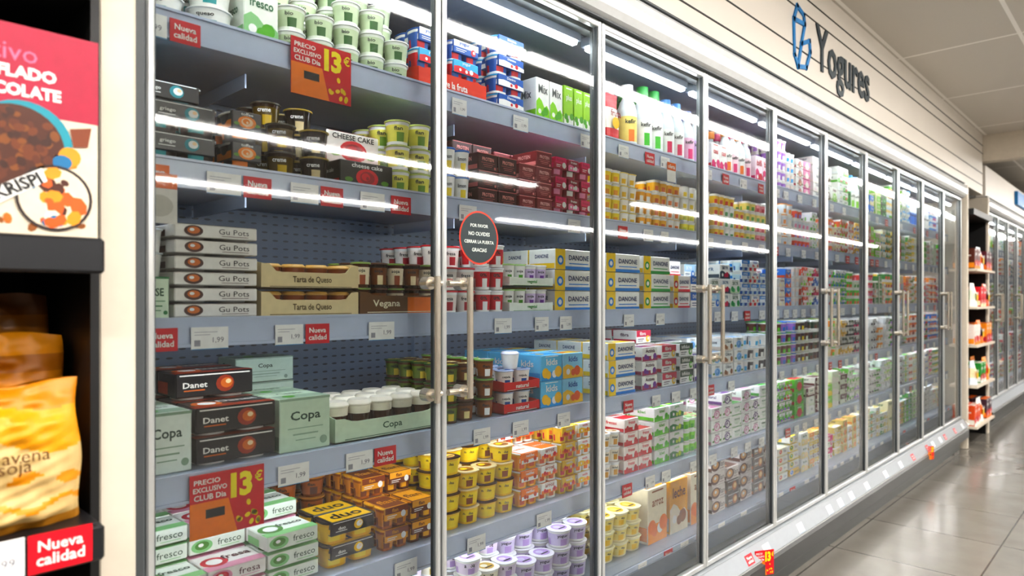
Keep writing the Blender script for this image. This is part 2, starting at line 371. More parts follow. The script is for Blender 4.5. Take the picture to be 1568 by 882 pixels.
b=B();b.put(t,(1.19,YF+.13,S[1]+.001));b.obj('yogurt_display_tray')
block('yogurt_multipack',[Tpack(2,2,.03,.052,W_,BLUE,LB,RED,(BLUE,W_,RED,W_),'Danino','wave'),Tpack(2,2,.03,.052,W_,RED,LB,BLUE,(LB,W_,RED,RED),'Danino','wave')],1.318,1.50,S[1],4,3,top=4)
block('vegetable_drink_carton',Tbox(.062,.08,.135,'wave',(W_,C('8ccf3a'),GREEN,C('555a5a')),'Mix'),1.515,1.64,S[1],1,4)
block('drink_pouch_box',Tbox(.05,.08,.14,'fruit',(C('9ed04a'),W_,GREEN,W_),'plus'),1.645,1.79,S[1],1,4)
# shelf 2
gk=lambda m,pp:Tpack(2,1,.034,.056,BLK,BLK,C('c8ccc8'),m,(BLK,pp,W_,W_),'griego','dark')
block('greek_yogurt_cup',[gk(TEAL,C('2a8a94')),gk(C('d8d8d0'),C('d8d4c8'))],.43,.585,S[2],3,5,top=[2,3])
block('caramel_yogurt_pack',Tpack(1,1,.036,.06,BLK,BLK,C('c8c2b8'),C('e77a1e'),(BLK,C('f08a2a'),C('f7d8b4'),W_),'toffee','rose'),.59,.672,S[2],2,5)
block('glass_dessert_jar',[Tcup(.033,.058,C('2c1c12',.15),C('54431a',.15),C('3a3626',.3),C('c8aa4a',.2),W_,txt='creme'),Tcup(.033,.058,C('1c1612',.15),C('241c18',.15),C('a8924a',.3),C('d8c8a0',.2),W_,txt='creme')],.68,.84,S[2],3,5,top=2)
block('cheesecake_box',Tbox(.15,.1,.062,'rose',(C('24221e'),C('d8202c'),C('9e1020'),W_),'cheese cake'),.845,.995,S[2],2,4,top=1)
b=B();bb=Tbox(.145,.004,.075,'rose',(C('e9e6df'),C('c8202c'),C('8e1020'),C('22201e')),'CHEESE CAKE');b.put(bb,(.92,YF+.06,S[2]+.065));b.obj('cheesecake_card')
block('vanilla_custard_cup',Tcup(.034,.06,W_,C('e8e27a'),C('bfcc7a'),C('6d952a'),txt='flan'),1.0,1.13,S[2],3,5,top=[2,3])
block('lemon_yogurt_cup',Tcup(.03,.07,W_,W_,C('3a6fb5'),C('f0d447'),txt='limon'),1.16,1.262,S[2],2,5)
block('chocolate_dessert_box',Tbox(.075,.1,.047,'plain',(C('3b1a1a'),C('c87a78'),C('c87a78'),C('e9a6a0')),'PROTEIN'),1.275,1.435,S[2],4,4,top=[4,3])
block('protein_pudding_box',Tbox(.07,.1,.045,'plain',(C('7a3036'),C('f0a0a0'),C('c87a78'),C('f2c0bd')),'PROTEIN'),1.44,1.59,S[2],4,4,top=[4,3])
block('berry_yogurt_pack',[Tpack(1,2,.031,.058,C('a01840'),C('b01c46'),C('a5143f'),C('e89ab8'),(C('b8163f'),C('e0507a'),W_,W_),'frutas','band'),Tpack(1,2,.031,.058,C('a01840'),C('90142e'),C('c5345f'),W_,(C('9a1234'),C('f08aaa'),W_,W_),'frutas','wave')],1.6,1.79,S[2],3,4)
# shelf 3
block('feta_cheese_box',Tbox(.05,.08,.08,'plain',(C('d8e8d0'),C('3a7a4a'),GREEN,C('1e4a2a')),'ESSE'),.43,.482,S[3],1,3)
b=B();c=Tcup(.03,.045,W_,W_,C('dfe6ea'),BLUE)
for k in range(2): b.put(c,(.455,YF+.05,S[3]+.082+k*.046))
b.obj('quark_cup')
block('brownie_dessert_pack',Tflat(.165,.11,.0295,(C('ece9e2'),C('4a2415'),C('d0702a'),C('27221e')),'Gu Pots'),.488,.655,S[3],6,3)
cr=C('e0cfa6');jar=Tdessert(.027,.05,C('5a2c18',.2),C('8a4a24'),C('d8b070'))
for k in range(2):
    inner=[(jar,-.085+.0567*i,-.07+.056*j,.004) for i in range(4) for j in range(3)]
    t=Ttray(.235,.21,.058,.036,cr,'Tarta de Queso',C('5c4a2a'),inner)
    b=B();b.put(t,(.778,YF+.105,S[3]+.001+k*.0595));b.obj('dessert_display_tray')
jar2=[Tcup(.024,.06,C('4a2a1a',.15),C('e9dcc0'),C('8aa05a',.3),C('9a4a20'),txt='soja'),Tcup(.024,.06,C('2a1a12',.15),C('7a4a2a'),C('5a3a2a',.3),C('e8d8b0'),txt='soja')]
inner=[(jar2[(i+j)%2],-.1+.05*i,-.065+.05*j,.004+.061*k) for i in range(5) for j in range(3) for k in range(2)]
t=Ttray(.25,.2,.06,.046,C('6a4a2c'),'Vegana',C('f0e6c8'),inner,ORG)
b=B();b.put(t,(1.025,YF+.1,S[3]+.001));b.obj('vegan_dessert_tray')
block('strawberry_yogurt_cup',Tcup(.03,.06,W_,C('e8e0d8'),C('c8202c'),C('a8182a'),txt='fresa'),1.16,1.285,S[3],3,5,top=2)
block('cherry_yogurt_cup',Tcup(.026,.062,W_,RED,C('e8e8e8'),W_,txt='0%'),1.29,1.395,S[3],3,5)
cg=[Tcup(.023,.062,W_,W_,C('b6d896'),GREEN,txt='soja',lidm=GREEN),Tcup(.023,.062,W_,C('d8c8e8'),W_,C('7a4aa0'),txt='soja',lidm=GREEN)]
for k in range(2):
    inner=[(cg[i//2],-.07+.047*i,-.075+.05*j,.004) for i in range(4) for j in range(4)]
    t=Ttray(.19,.22,.03,.026,C('e8eee2'),'vegetal',C('3a8a3a'),inner)
    b=B();b.put(t,(1.495,YF+.11,S[3]+.001+k*.0735));b.obj('soy_yogurt_tray')
dan=lambda w=.185,h=.063: Tbox(w,.11,h,'split',(C('eeeee8'),C('f7cf12'),C('2a84d4'),C('14295e')),'DANONE')
block('yogurt_sleeve_pack',dan(),1.60,1.79,S[3],3,3)
# shelf 4
block('dessert_cup_box',Tbox(.095,.1,.115,'plain',(C('dde6dc'),C('8aa08a'),GREEN,C('44544a')),'Copa'),.43,.523,S[4],1,3)
dk=(C('19181c',.3),C('9a3824'),C('d0703a'),C('e8e6e0'))
block('chocolate_mousse_pack',Tflat(.165,.1,.058,dk,'Danet','dark'),.528,.695,S[4],3,3,top=2)
block('nata_dessert_box',Tbox(.15,.1,.06,'plain',(C('a9b8ad'),C('7a8a80'),GREEN,C('3a443c')),'Copa'),.72,.88,S[4],3,1,y0=1.61)
block('cream_cup_box',Tbox(.12,.1,.115,'plain',(C('c9dcc5'),C('9ab09a'),GREEN,C('3e5244')),'Copa'),.70,.825,S[4],1,2)
ds=Tdessert(.03,.085,C('3a1c10',.2),C('ece6d4'),C('e4dece'))
inner=[(ds,-.125+.0625*i,-.07+.063*j,.004) for i in range(5) for j in range(3)]
t=Ttray(.315,.24,.06,.045,C('cbdcc1'),'Copa',C('46604a'),inner)
b=B();b.put(t,(.992,YF+.12,S[4]+.001));b.obj('cream_dessert_tray')
block('chocolate_custard_cup',[Tcup(.028,.05,C('4a2a18'),C('5b6a2c'),C('2c4a1a'),C('d8c060'),txt='natillas'),Tcup(.028,.05,C('4a2a18'),C('7a4a20'),C('4a2a18'),C('e8d8a0'),txt='natillas')],1.165,1.28,S[4],3,5,top=[3,2])
block('coffee_dessert_cup',Tcup(.028,.052,C('6a4020'),C('8a5430'),C('7da55a'),W_,txt='flan'),1.285,1.37,S[4],3,5)
cd=Tcup(.029,.055,W_,W_,C('b8c4e0'),BLUE,txt='cuajada')
for k in range(2):
    inner=[(cd,-.035+.07*i,-.07+.068*j,.004) for i in range(2) for j in range(3)]+([(Tdessert(.028,.05,W_,W_,C('d6d8e4')),0,-.06,.06)] if k else [])
    t=Ttray(.15,.22,.03,.026,C('d63a3a'),'natural',W_,inner)
    b=B();b.put(t,(1.453,YF+.11,S[4]+.001+k*.0625));b.obj('curd_dessert_tray')
block('kids_yogurt_box',[Tbox(.10,.11,.078,'fruit',(C('7cc6ea'),C('3a9fe0'),C('f7c21a'),W_),'kids'),Tbox(.10,.11,.078,'wave',(C('9cd6f0'),C('f7c21a'),C('e86a3a'),C('1b57a8')),'kids')],1.535,1.74,S[4],2,3)
# shelf 5
block('fresh_cheese_twin_pack',[Tflat(.12,.09,.036,(C('e4eae0'),C('8fc48a'),C('5a8a4a'),C('3e5244')),'fresco','photo'),Tflat(.12,.09,.036,(C('ece8e4'),C('d89ab0'),C('c83a4a'),C('5a2a34')),'fresa','photo')],.43,.795,S[5],4,4,top=[3,2])
block('vanilla_dessert_pack',Tpack(2,1,.034,.05,C('e8b020'),C('f0c020'),BLK,C('f4dc6a'),(BLK,YEL,W_,W_),'duo','dark'),.81,.955,S[5],2,2,top=2)
block('caramel_flan_pack',[Tpack(2,2,.022,.05,C('a85a1a'),C('d8861a'),C('f0b030'),C('7a3a10'),(C('e09a20'),C('7a3312'),W_,W_),'flan','band'),Tpack(2,2,.022,.05,C('5a2a12'),C('8a4a1a'),C('c07a30'),C('f0b030'),(C('6a3012'),C('f0a830'),W_,W_),'flan','band')],.965,1.13,S[5],3,3,top=[3,2])
block('dark_flan_cup',Tcup(.033,.05,C('6a3410',.25),C('984e14'),C('b87a28'),C('4a200c'),txt='flan'),.80,.955,S[5],4,3,y0=1.56)
block('duo_custard_cup',[Tcup(.034,.046,YEL,C('f7d83a'),C('3a2014',.3),C('f6dc5a'),p=3,txt='natillas',lidm=C('d8b070')),Tcup(.034,.046,YEL,C('f7d83a'),C('e8d8b0',.3),C('8a4a1a'),p=3,txt='natillas',lidm=C('a86a30'))],1.16,1.435,S[5],4,4,top=[4,3])
block('vanilla_custard_pack',[Tpack(2,2,.022,.05,C('f0b860'),C('f0a030'),W_,C('c8501e'),(ORG,W_,C('c0421a'),W_),'natillas','fruit'),Tpack(2,2,.022,.05,W_,C('f0d0a0'),W_,C('c8501e'),(W_,ORG,RED,C('a03010')),'arroz','fruit')],1.445,1.62,S[5],4,3,top=[4,3])
block('custard_pack',[Tpack(2,2,.022,.05,C('f2c21a'),YEL,W_,RED,(YEL,ORG,RED,W_),'vainilla','fruit'),Tpack(2,2,.022,.05,W_,W_,YEL,ORG,(W_,YEL,ORG,RED),'vainilla','wave')],1.63,1.79,S[5],4,3)
# deck
block('rice_pudding_cup',[Tcup(.036,.045,W_,C('ddd0e2'),C('e6e8ea'),LIL,p=3,txt='arroz'),Tcup(.036,.045,W_,C('e8e4d0'),C('e6e4da'),C('c8a860'),p=3,txt='arroz')],.95,1.45,S[6],4,4,top=[4,3])
block('large_yogurt_tub',Tcup(.04,.055,W_,C('d0c6e0'),C('e6e4e8'),LIL,txt='yogur'),1.46,1.79,S[6],3,4,top=[3,2])
# ------------------------------------------------------------------ doors 3-4
pouch=Tpouch(.10,.06,.18,(C('f0ece2'),RED,YEL,C('8a1a2a')),'fruta')
block('fruit_pouch',pouch,1.86,1.985,S[1],1,4)
BW=C('dfe7ea',.3)
block('kefir_bottle',Tbottle(.036,.235,BW,C('f2df90'),C('f0f0f0'),ORG),1.99,2.10,S[1],1,4)
block('drinking_yogurt_bottle',[Tbottle(.036,.25,BW,W_,C('1f9a3c'),C('4ab83a')),Tbottle(.036,.25,BW,C('b8e0a0'),C('1f9a3c'),C('2a8a3a'))],2.105,2.255,S[1],1,4)
block('liquid_yogurt_bottle',[Tbottle(.034,.235,BW,C('d0e8f4'),C('2a7cc4'),C('3a8ad0')),Tbottle(.034,.235,BW,W_,C('2a7cc4'),C('d84a6a'))],2.26,2.41,S[1],1,4)
block('berry_drink_bottle',[Tbottle(.032,.22,BW,C('e8c0d8'),C('5a6ac8'),PINK),Tbottle(.032,.22,BW,C('d8c0ec'),C('e8e8e8'),C('7a4ac0'))],2.415,2.56,S[1],1,4)
block('multipack_drink_box',Tbox(.075,.1,.12,'fruit',(W_,RED,PINK,RED),'casei'),2.60,2.74,S[1],1,3)
block('drinkable_yogurt_bottle',[Tbottle(.031,.21,BW,W_,C('f09020'),ORG),Tbottle(.031,.21,BW,C('f4d8e0'),C('d8407a'),PINK)],2.75,3.0,S[1],1,4)
block('probiotic_drink_box',Tbox(.08,.1,.13,'wave',(C('f8e8f0'),PINK,RED,RED),'bifi'),3.02,3.25,S[1],1,3)
ycup=lambda a,b_,c_:Tpack(2,2,.025,.044,W_,a,b_,c_,(a,W_,c_,C('a03020')),'sabor','plain',False)
block('banana_yogurt_pack',[ycup(C('f7dc4a'),C('ece8dc'),C('f0a020')),ycup(C('f2efe4'),C('f0d880'),C('f0c020'))],1.86,2.06,S[2],4,4)
block('orange_yogurt_pack',ycup(C('f7b03a'),C('f6f0da'),W_),2.07,2.16,S[2],4,4,top=3)
block('peach_yogurt_pack',[ycup(C('f2b84a'),C('f6f0da'),C('d86a2a')),ycup(C('f4f0e4'),C('f0d8a0'),C('e8781a'))],2.17,2.36,S[2],4,4)
block('lemon_yogurt_pack',[ycup(C('f7ec6a'),C('f4f4ea'),C('c8d040')),ycup(W_,C('e8e8e0'),C('f0d020'))],2.365,2.61,S[2],4,4)
block('tropical_yogurt_pack',[ycup(C('f4c84a'),C('f4ecd8'),C('d84a3a')),ycup(W_,W_,C('3a8a4a'))],2.63,2.92,S[2],4,4,top=[4,3])
block('flavoured_yogurt_pack',[ycup(C('f4e48a'),C('f4f0ea'),C('5aa23a')),ycup(C('f0a0a8'),W_,C('c82a4a'))],2.93,3.25,S[2],4,4,top=[4,3])
block('yogurt_sleeve_pack',dan(.2),1.86,2.075,S[3],3,3)
block('creamy_yogurt_pack',Tbox(.18,.11,.063,'split',(C('eeeee8'),C('f7d030'),C('3a9a4a'),C('14295e')),'DANONE'),2.08,2.29,S[3],3,3)
block('sugar_free_yogurt_pack',[Tbox(.12,.11,.063,'split',(C('f6f2ee'),C('f7c81e'),C('d83a4a'),C('14295e')),'DANONE'),Tbox(.12,.11,.063,'band',(C('f6f2ee'),C('2a6ac0'),C('d83a4a'),C('14295e')),'DANONE')],2.30,2.55,S[3],3,3,top=[3,2])
block('skyr_pack',[Tbox(.09,.11,.06,'band',(W_,C('b4d4ee'),C('3a7ad0'),C('24507a')),'SKYR'),Tbox(.09,.11,.06,'wave',(W_,C('3a4a5a'),C('c83a5a'),C('24507a')),'SKYR'),Tbox(.09,.11,.06,'fruit',(W_,C('c8e0c0'),C('3a9a5a'),C('245a3a')),'SKYR')],2.58,2.86,S[3],3,3,top=[3,2])
block('oat_yogurt_pack',[Tpack(2,2,.025,.05,W_,C('cfe6f2'),W_,BLUE,(C('e8eef2'),C('4a90d8'),BLUE,W_),'avena','band'),Tpack(2,2,.025,.05,W_,W_,W_,RED,(W_,C('e8e0d0'),RED,BLUE),'avena','fruit')],2.87,3.25,S[3],4,3,top=[4,3])
block('yogurt_sleeve_pack',dan(.16,.058),1.86,2.06,S[4],3,3)
block('bifidus_pack',Tbox(.1,.11,.05,'fruit',(W_,C('9a2a5a'),C('6a2a8a'),C('4a1a3a')),'Activia'),2.07,2.20,S[4],3,3)
block('plum_yogurt_pack',Tbox(.1,.11,.05,'band',(W_,C('c82a4a'),C('f0c020'),C('4a1a3a')),'fibra'),2.21,2.33,S[4],4,3,top=3)
block('dark_yogurt_pack',[Tbox(.1,.11,.05,'band',(W_,C('1a3a2a'),GREEN,C('1a2a24')),'bifidus'),Tbox(.1,.11,.05,'fruit',(W_,C('3a2a6a'),C('8a4ac0'),C('1a2a24')),'bifidus')],2.34,2.57,S[4],3,3,top=[3,2])
block('white_yogurt_pack',[Tbox(.09,.11,.052,'rose',(W_,C('a8ccf0'),C('4a8ac8'),C('4a5058')),'Oikos'),Tbox(.09,.11,.052,'fruit',(W_,C('e8d8c8'),C('8a5a3a'),C('4a5058')),'Oikos')],2.60,2.9,S[4],3,3,top=[3,2])
block('coconut_yogurt_cup',[Tcup(.027,.052,W_,W_,C('e8f0f4'),LB),Tcup(.027,.052,W_,C('2a2a34'),W_,W_)],2.91,3.25,S[4],3,5,top=[3,2])
block('strawberry_pack',Tbox(.1,.11,.046,'fruit',(C('f7ece6'),RED,C('c0142a'),RED),'fresas'),1.97,2.15,S[5],4,3,top=[4,3])
block('honey_yogurt_cup',Tcup(.03,.05,W_,C('f0e8d4'),W_,C('d09a4a'),txt='miel'),1.86,1.965,S[5],4,4,top=3)
block('kiwi_yogurt_pack',[Tbox(.1,.11,.05,'fruit',(W_,C('6ac83a'),C('4aaa2a'),GREEN),'kiwi'),Tbox(.1,.11,.05,'wave',(W_,C('2a7a3a'),C('c8e04a'),GREEN),'pera')],2.16,2.38,S[5],4,3)
block('green_apple_yogurt_pack',[ycup(C('88d84a'),C('eef2e6'),C('5ab23a')),ycup(W_,C('c8e8a8'),C('e03a3a'))],2.39,2.57,S[5],4,3,top=[4,3])
block('natural_yogurt_pack',[Tbox(.09,.11,.05,'rose',(W_,C('d898b8'),W_,C('6a4a5a')),'natural'),Tbox(.09,.11,.05,'rose',(W_,C('6a4a80'),W_,C('4a3a6a')),'natural'),Tbox(.09,.11,.05,'plain',(W_,C('4aa04a'),W_,C('2a6a3a')),'natural')],2.60,3.25,S[5],4,3,top=[4,3])
block('family_custard_tub',Tcup(.045,.05,C('f4eabc'),C('f4e290'),C('f2ecc8'),YEL,p=3,txt='natillas'),1.86,2.1,S[6],4,3,top=3)
block('rice_dessert_box',[Tbox(.13,.14,.2,'fruit',(C('ece2cc'),C('f7962a'),ORG,C('8a4a1a')),'arroz'),Tbox(.13,.14,.2,'wave',(C('f0b050'),C('ece2cc'),C('8a4a1a'),C('6a3a1a')),'leche')],2.11,2.57,S[6],1,2)
block('flan_twelve_pack',[Tbox(.11,.12,.055,'photo',(C('e0d8d4'),C('5a3228'),C('d8a878'),C('3a2220')),'flan'),Tbox(.11,.12,.055,'dark',(C('3a2420'),C('a8603a'),C('e8c898'),W_),'choco')],2.60,3.25,S[6],4,3,top=[4,3])
# ------------------------------------------------------------------ further doors
pals={'green':['5ac02a','2f8a3a','98d85a','dfe8d0'],'red':['d81f2e','f0543a','f2e4dc','b8163f'],'yel':['f7c21a','f9dc4a','f2921c','f4ecc8'],'white':['eeeeea','e4e8ea','d8e0e6','f2eee4'],
 'blue':['1b67c8','52a4e0','c8dcec','2a7cdc'],'dark':['3a2434','5a2818','1e3a2a','5a1a2a'],'pink':['e0307a','e890b8','f4dce6','a980d0'],'cream':['f4ecc8','ecdca4','f4f0e0','e8d080'],'org':['f27a1c','f79a3a','f6dcb8','d8501e']}
nm={'box':'yogurt_carton','pack':'yogurt_multipack','cup':'yogurt_cup','bottle':'drinking_yogurt_bottle','flat':'dessert_twin_pack'}
words=['bio','yogur','0%','fresa','soja','leche','natural','fruta']
def rnd(x0,x1,z,keys,kinds,maxh):
    x=x0
    while x<x1-.06:
        w=min(U(.12,.26),x1-x)
        if x1-(x+w)<.1: w=x1-x
        kind=random.choice(kinds);h=random.choice([.045,.055,.065,.1]);bw=random.choice([.07,.09,.12]);st=random.choice(['split','fruit','band','wave','rose']);sl=random.random()<.6
        TS=[]
        for q in range(2):
            k=random.choice(keys);p=pals[k];a=C(random.choice(p));m=C(random.choice(pals[random.choice(list(pals))]));wh=random.random()<.35
            base=W_ if wh else a;acc=a if wh else W_;ink=C(random.choice(['7a1a2a','14295e','1f5a3a','2a2a2a'])) if wh or k in('yel','cream','white') else W_
            tx=random.choice(words)
            if kind=='box': T=Tbox(bw,.11,h,st,(base,acc if wh else m,m,ink),tx)
            elif kind=='pack':
                h=.048;T=Tpack(2,2,.025,h,W_,a,W_,m,(base,acc,m,ink),tx,random.choice(['band','fruit']),sl)
            elif kind=='cup':
                h=.052;T=Tcup(.029,h,W_,a,W_ if R()<.6 else m,m)
            elif kind=='bottle':
                h=.22;T=Tbottle(.032,h,BW,base,m,a)
            else:
                h=.04;T=Tflat(.12,.1,h,(base,acc,m,ink),tx,'photo')
            TS.append(T)
        if h>maxh: continue
        n=max(1,int(maxh/h));block(nm[kind],TS,x+.004,x+w-.004,z,n,2 if x>4 else 3,top=[n,n,max(1,n-1)])
        x+=w
DX=[.395,1.037,1.664,2.305,2.92,3.54,4.175,4.81,5.41,6.03,6.65]
far=[(3.27,3.88,[(['pink','white','red'],['pack','box']),(['red','org','white'],['pack','cup']),(['blue','red','white'],['pack','box']),(['dark','pink'],['cup','flat']),(['white','green'],['pack','box']),(['cream','yel'],['box','flat'])]),
(3.90,4.52,[(['green','green','white'],['box','bottle']),(['yel','org'],['pack']),(['green','blue'],['pack']),(['yel','dark'],['pack','cup']),(['green'],['pack','box']),(['white','cream'],['flat','box'])]),
(4.56,5.85,[(['green','blue'],['box','bottle','pack']),(['green','yel'],['pack','box']),(['yel','org','green','red'],['pack','box','cup']),(['green','org','white'],['pack','cup']),(['green','white'],['pack','flat']),(['cream','green'],['flat','box'])]),
(5.87,7.3,[(['blue','green','white'],['bottle','pack']),(['white','green','yel'],['pack','box']),(['red','blue','yel'],['pack','cup']),(['blue','red'],['pack','cup']),(['white','pink','green'],['pack','flat']),(['white','cream'],['flat','box'])])]
for x0,x1,sh in far:
    for i,(ks,kd) in enumerate(sh): rnd(x0,min(x1,6.6),S[i+1],ks,kd,[.24,.215,.22,.21,.21,.21][i])

# ------------------------------------------------------------------ refrigerated cabinets
ZB,ZT=.26,2.08
def empty(name,loc):
    e=bpy.data.objects.new(name,None);bpy.context.scene.collection.objects.link(e);e.location=loc;return e
def cabinet(xs):
    x0,x1=xs[0],xs[-1]
    root=empty('refrigerated_display_case',(0,0,0))
    def add(b,n,m): b.obj(n,m,root,origin=(0,0,0))
    b=B();box(b,x0,x1,1.80,1.82,.2,2.1);add(b,'back_panel',PERF)
    b=B();box(b,x0,x1,1.822,1.9,.0,2.2);box(b,x0,x1,1.30,1.82,2.06,2.2);box(b,x0,x1,1.28,1.8,.2,.335);add(b,'liner',INNER)
    b=B();box(b,x0,x1,1.29,1.8,.335,.355);add(b,'deck',SHELF)
    for i in range(1,6):
        z=S[i];b=B();box(b,x0+.02,x1-.02,1.325,1.79,z-.018,z,bev=.002);box(b,x0+.02,x1-.02,1.335,1.345,z-.04,z-.018)
        x=x0+.3
        while x<x1: box(b,x,x+.004,1.5,1.79,z-.05,z-.018);x+=.625
        add(b,'shelf_%d'%i,SHELF)
        b=B();box(b,x0+.02,x1-.02,1.314,1.324,z-.048,z+.004,bev=.002);box(b,x0+.02,x1-.02,1.310,1.314,z,z+.005);box(b,x0+.02,x1-.02,1.308,1.314,z-.051,z-.045);add(b,'price_rail_%d'%i,RAIL)
        b=B();box(b,x0+.03,x1-.03,1.348,1.356,z-.026,z-.0185);add(b,'shelf_led_%d'%i,FILLS)  # fill strip added behind the rail to brighten the products below
    b=B();box(b,x0+.02,x1-.02,1.287,1.297,.30,.352,bev=.002);add(b,'price_rail_6',RAIL)
    b=B()
    for i,x in enumerate(xs):
        hw=.004 if i%2 else .012
        box(b,x-hw,x+hw,1.245,1.258,.26,2.08,bev=.002)
    box(b,x0,x1,1.252,1.285,2.055,2.1);box(b,x0,x1,1.252,1.285,.245,.275);add(b,'mullions',MULL)
    b=B()
    for i in range(len(xs)-1):
        box(b,xs[i]+.03,xs[i+1]-.03,1.288,1.31,2.02,2.032,bev=.003)
    add(b,'canopy_led',LED)
    b=B()
    for i in range(len(xs)-1): box(b,xs[i]+.02,xs[i+1]-.02,1.284,1.316,2.032,2.059)
    add(b,'canopy_led_holder',SHELF)
    for i in range(len(xs)-1):
        a,c=xs[i]+.003,xs[i+1]-.003;fw=.013
        b=B()
        for (p,q) in((a,a+fw),(c-fw,c)):
            box(b,p,q,1.218,1.242,ZB,ZT,bev=.003)
        box(b,a+fw,c-fw,1.22,1.24,ZB,ZB+.018,bev=.002);box(b,a+fw,c-fw,1.22,1.24,ZT-.02,ZT,bev=.002)
        add(b,'door_%d_frame'%(i+1),ALU)
        b=B();
        for (p,q) in((a+fw,a+fw+.003),(c-fw-.003,c-fw)): box(b,p,q,1.225,1.237,ZB+.018,ZT-.02)
        add(b,'door_%d_gasket'%(i+1),DARK)
        b=B();b.poly([(a+fw,1.23,ZB+.018),(c-fw,1.23,ZB+.018),(c-fw,1.23,ZT-.018),(a+fw,1.23,ZT-.018)],K0);add(b,'door_%d_glass'%(i+1),GLASS)
        hx=(c-.042) if i%2==0 else (a+.052)
        b=B();cyl_between(b,(hx,1.182,1.015),(hx,1.182,1.30),.0078,16)
        for z in(1.03,1.285):
            ex=c-.008 if i%2==0 else a+.008
            cyl_between(b,(hx,1.182,z),(hx,1.214,z),.008,12);cyl_between(b,(min(hx,ex),1.21,z),(max(hx,ex),1.21,z),.0075,12)
            cyl_between(b,(hx,1.204,z),(hx,1.229,z),.015,16)
        add(b,'door_%d_handle'%(i+1),STEEL)
    prof=[(1.214,2.085),(1.196,2.095),(1.184,2.115),(1.180,2.145),(1.186,2.175),(1.2,2.192),(1.22,2.2)]
    b=B()
    for i in range(len(prof)-1):
        (ya,za),(yb,zb)=prof[i],prof[i+1];b.poly([(x0-.05,ya,za),(x1+.03,ya,za),(x1+.03,yb,zb),(x0-.05,yb,zb)],K0,1)
    for x in (x0-.05,x1+.03): b.poly([(x,y,z) for y,z in prof],K0)
    box(b,x0-.05,x1+.03,1.222,1.30,2.085,2.2);add(b,'canopy',CAN)
    b=B();box(b,x0,x1,1.206,1.25,2.080,2.0855);box(b,x0-.05,x1+.03,1.2,1.22,2.2,2.207);add(b,'canopy_seam',DARK)
    b=B();b.poly([(x0,1.205,.252),(x0,1.175,.195),(x1,1.175,.195),(x1,1.205,.252)],K0);box(b,x0,x1,1.205,1.25,.19,.2555);add(b,'door_sill_rail',SILL)
    b=B();box(b,x0,x1,1.165,1.25,.10,.188,bev=.012);add(b,'bumper',BUMP)
    b=B();box(b,x0,x1,1.172,1.25,.188,.194);add(b,'bumper_trim',ALU)
    b=B();box(b,x0,x1,1.23,1.3,0.0,.10);add(b,'kick_plate',BASE)
    b=B()
    for i in range(0,len(xs),2): box(b,xs[i]-.0025,xs[i]+.0025,1.222,1.245,ZB,ZT)
    add(b,'door_gap_seal',DARK)
    return root
cabinet(DX)
XS2=[7.72+.625*i for i in range(9)]
cabinet(XS2)
random.seed(5)
for i in range(1,7):
    rnd(XS2[0]+.1,XS2[-1]-.1,S[i],['dark','org','white','green','red'],['bottle','box','cup'] if i in(1,) else ['pack','box','cup'],[.24,.215,.215,.2,.2,.2][i-1])
b=B();box(b,.318,.372,1.185,1.92,.0,2.19,bev=.004);b.obj('cabinet_end_panel',CREAM)
b=B();box(b,.373,.393,1.21,1.25,.0,2.08,bev=.003);b.obj('cabinet_edge_trim',DARK)
b=B();box(b,6.69,6.73,1.185,1.92,0,2.19,bev=.004);b.obj('cabinet_end_panel',CREAM)
b=B();box(b,7.60,7.66,1.185,1.92,0,2.19,bev=.004);b.obj('cabinet_end_panel',CREAM)

# price labels
random.seed(3)
RL=C('d0202e');LW=C('eeeeec',.35)
def plabel(w,h,red):
    k=('pl',w,h,red)
    if k in _cache: return _cache[k]
    b=B();box(b,-w/2,w/2,-.0012,0,0,h,RL if red==1 else (C('f07a3a') if red==2 else LW))
    f=Fc(b,(-w/2,-.0012,0),(1,0,0),(0,0,1),(0,-1,0),w,h)
    if red: f.text('Nueva',.5,.68,.7,W_,1);f.text('calidad',.5,.32,.75,W_,1)
    else:
        f.text('1,99',.72,.4,.3,C('666674'),1,off=0);f.rect(.08,.76,.7,.79,C('b0b0b8'),1);f.rect(.08,.64,.5,.67,C('b0b0b8'),1);f.rect(.08,.15,.24,.42,C('9a9aa2'),1);f.rect(0,.0,1,.03,C('4a90c0'),1)
    _cache[k]=b;return b
near={1:[(.425,.072,0),(.493,.055,1),(1.17,.05,0),(1.40,.06,0),(1.70,.055,0)],
2:[(.44,.05,2),(.565,.066,0),(.632,.058,1),(.735,.064,0),(.80,.055,1),(.905,.066,0),(.985,.058,1),(1.2,.06,0),(1.64,.06,0)],
3:[(.452,.055,1),(.538,.07,0),(.70,.062,0),(.765,.056,1),(.93,.07,0),(1.33,.065,0),(1.49,.06,0),(1.60,.055,0)],
4:[(.71,.07,0),(.87,.07,0),(.94,.06,1),(1.25,.06,0),(1.40,.065,0),(1.59,.06,0)],
5:[(.60,.07,0),(1.0,.065,0),(1.23,.065,0),(1.50,.065,0)]}
for i in range(1,7):
    b=B();y=1.3075 if i<6 else 1.2865;zc=(S[i]-.05) if i<6 else .308
    L=list(near.get(i,[]));x=1.78 if i<6 else .5
    while x<12.6:
        x+=U(.10,.2)
        if min(abs(x-d) for d in DX)<.035 or 6.58<x<7.9 : continue
        L.append((x,U(.05,.062),1 if R()<.2 else 0))
    for x,w,r in L: b.put(plabel(round(w,3),.042,r),(x,y,zc-.006 if i<6 else zc),U(-.02,.02))
    b.obj('price_label')
b=B();x=.5
while x<6.6:
    x+=U(.14,.4);b.put(plabel(.06,.04,1 if R()<.3 else 0),(x,1.178,.2),0,(1,1,1),-.48)
b.obj('sill_price_label')
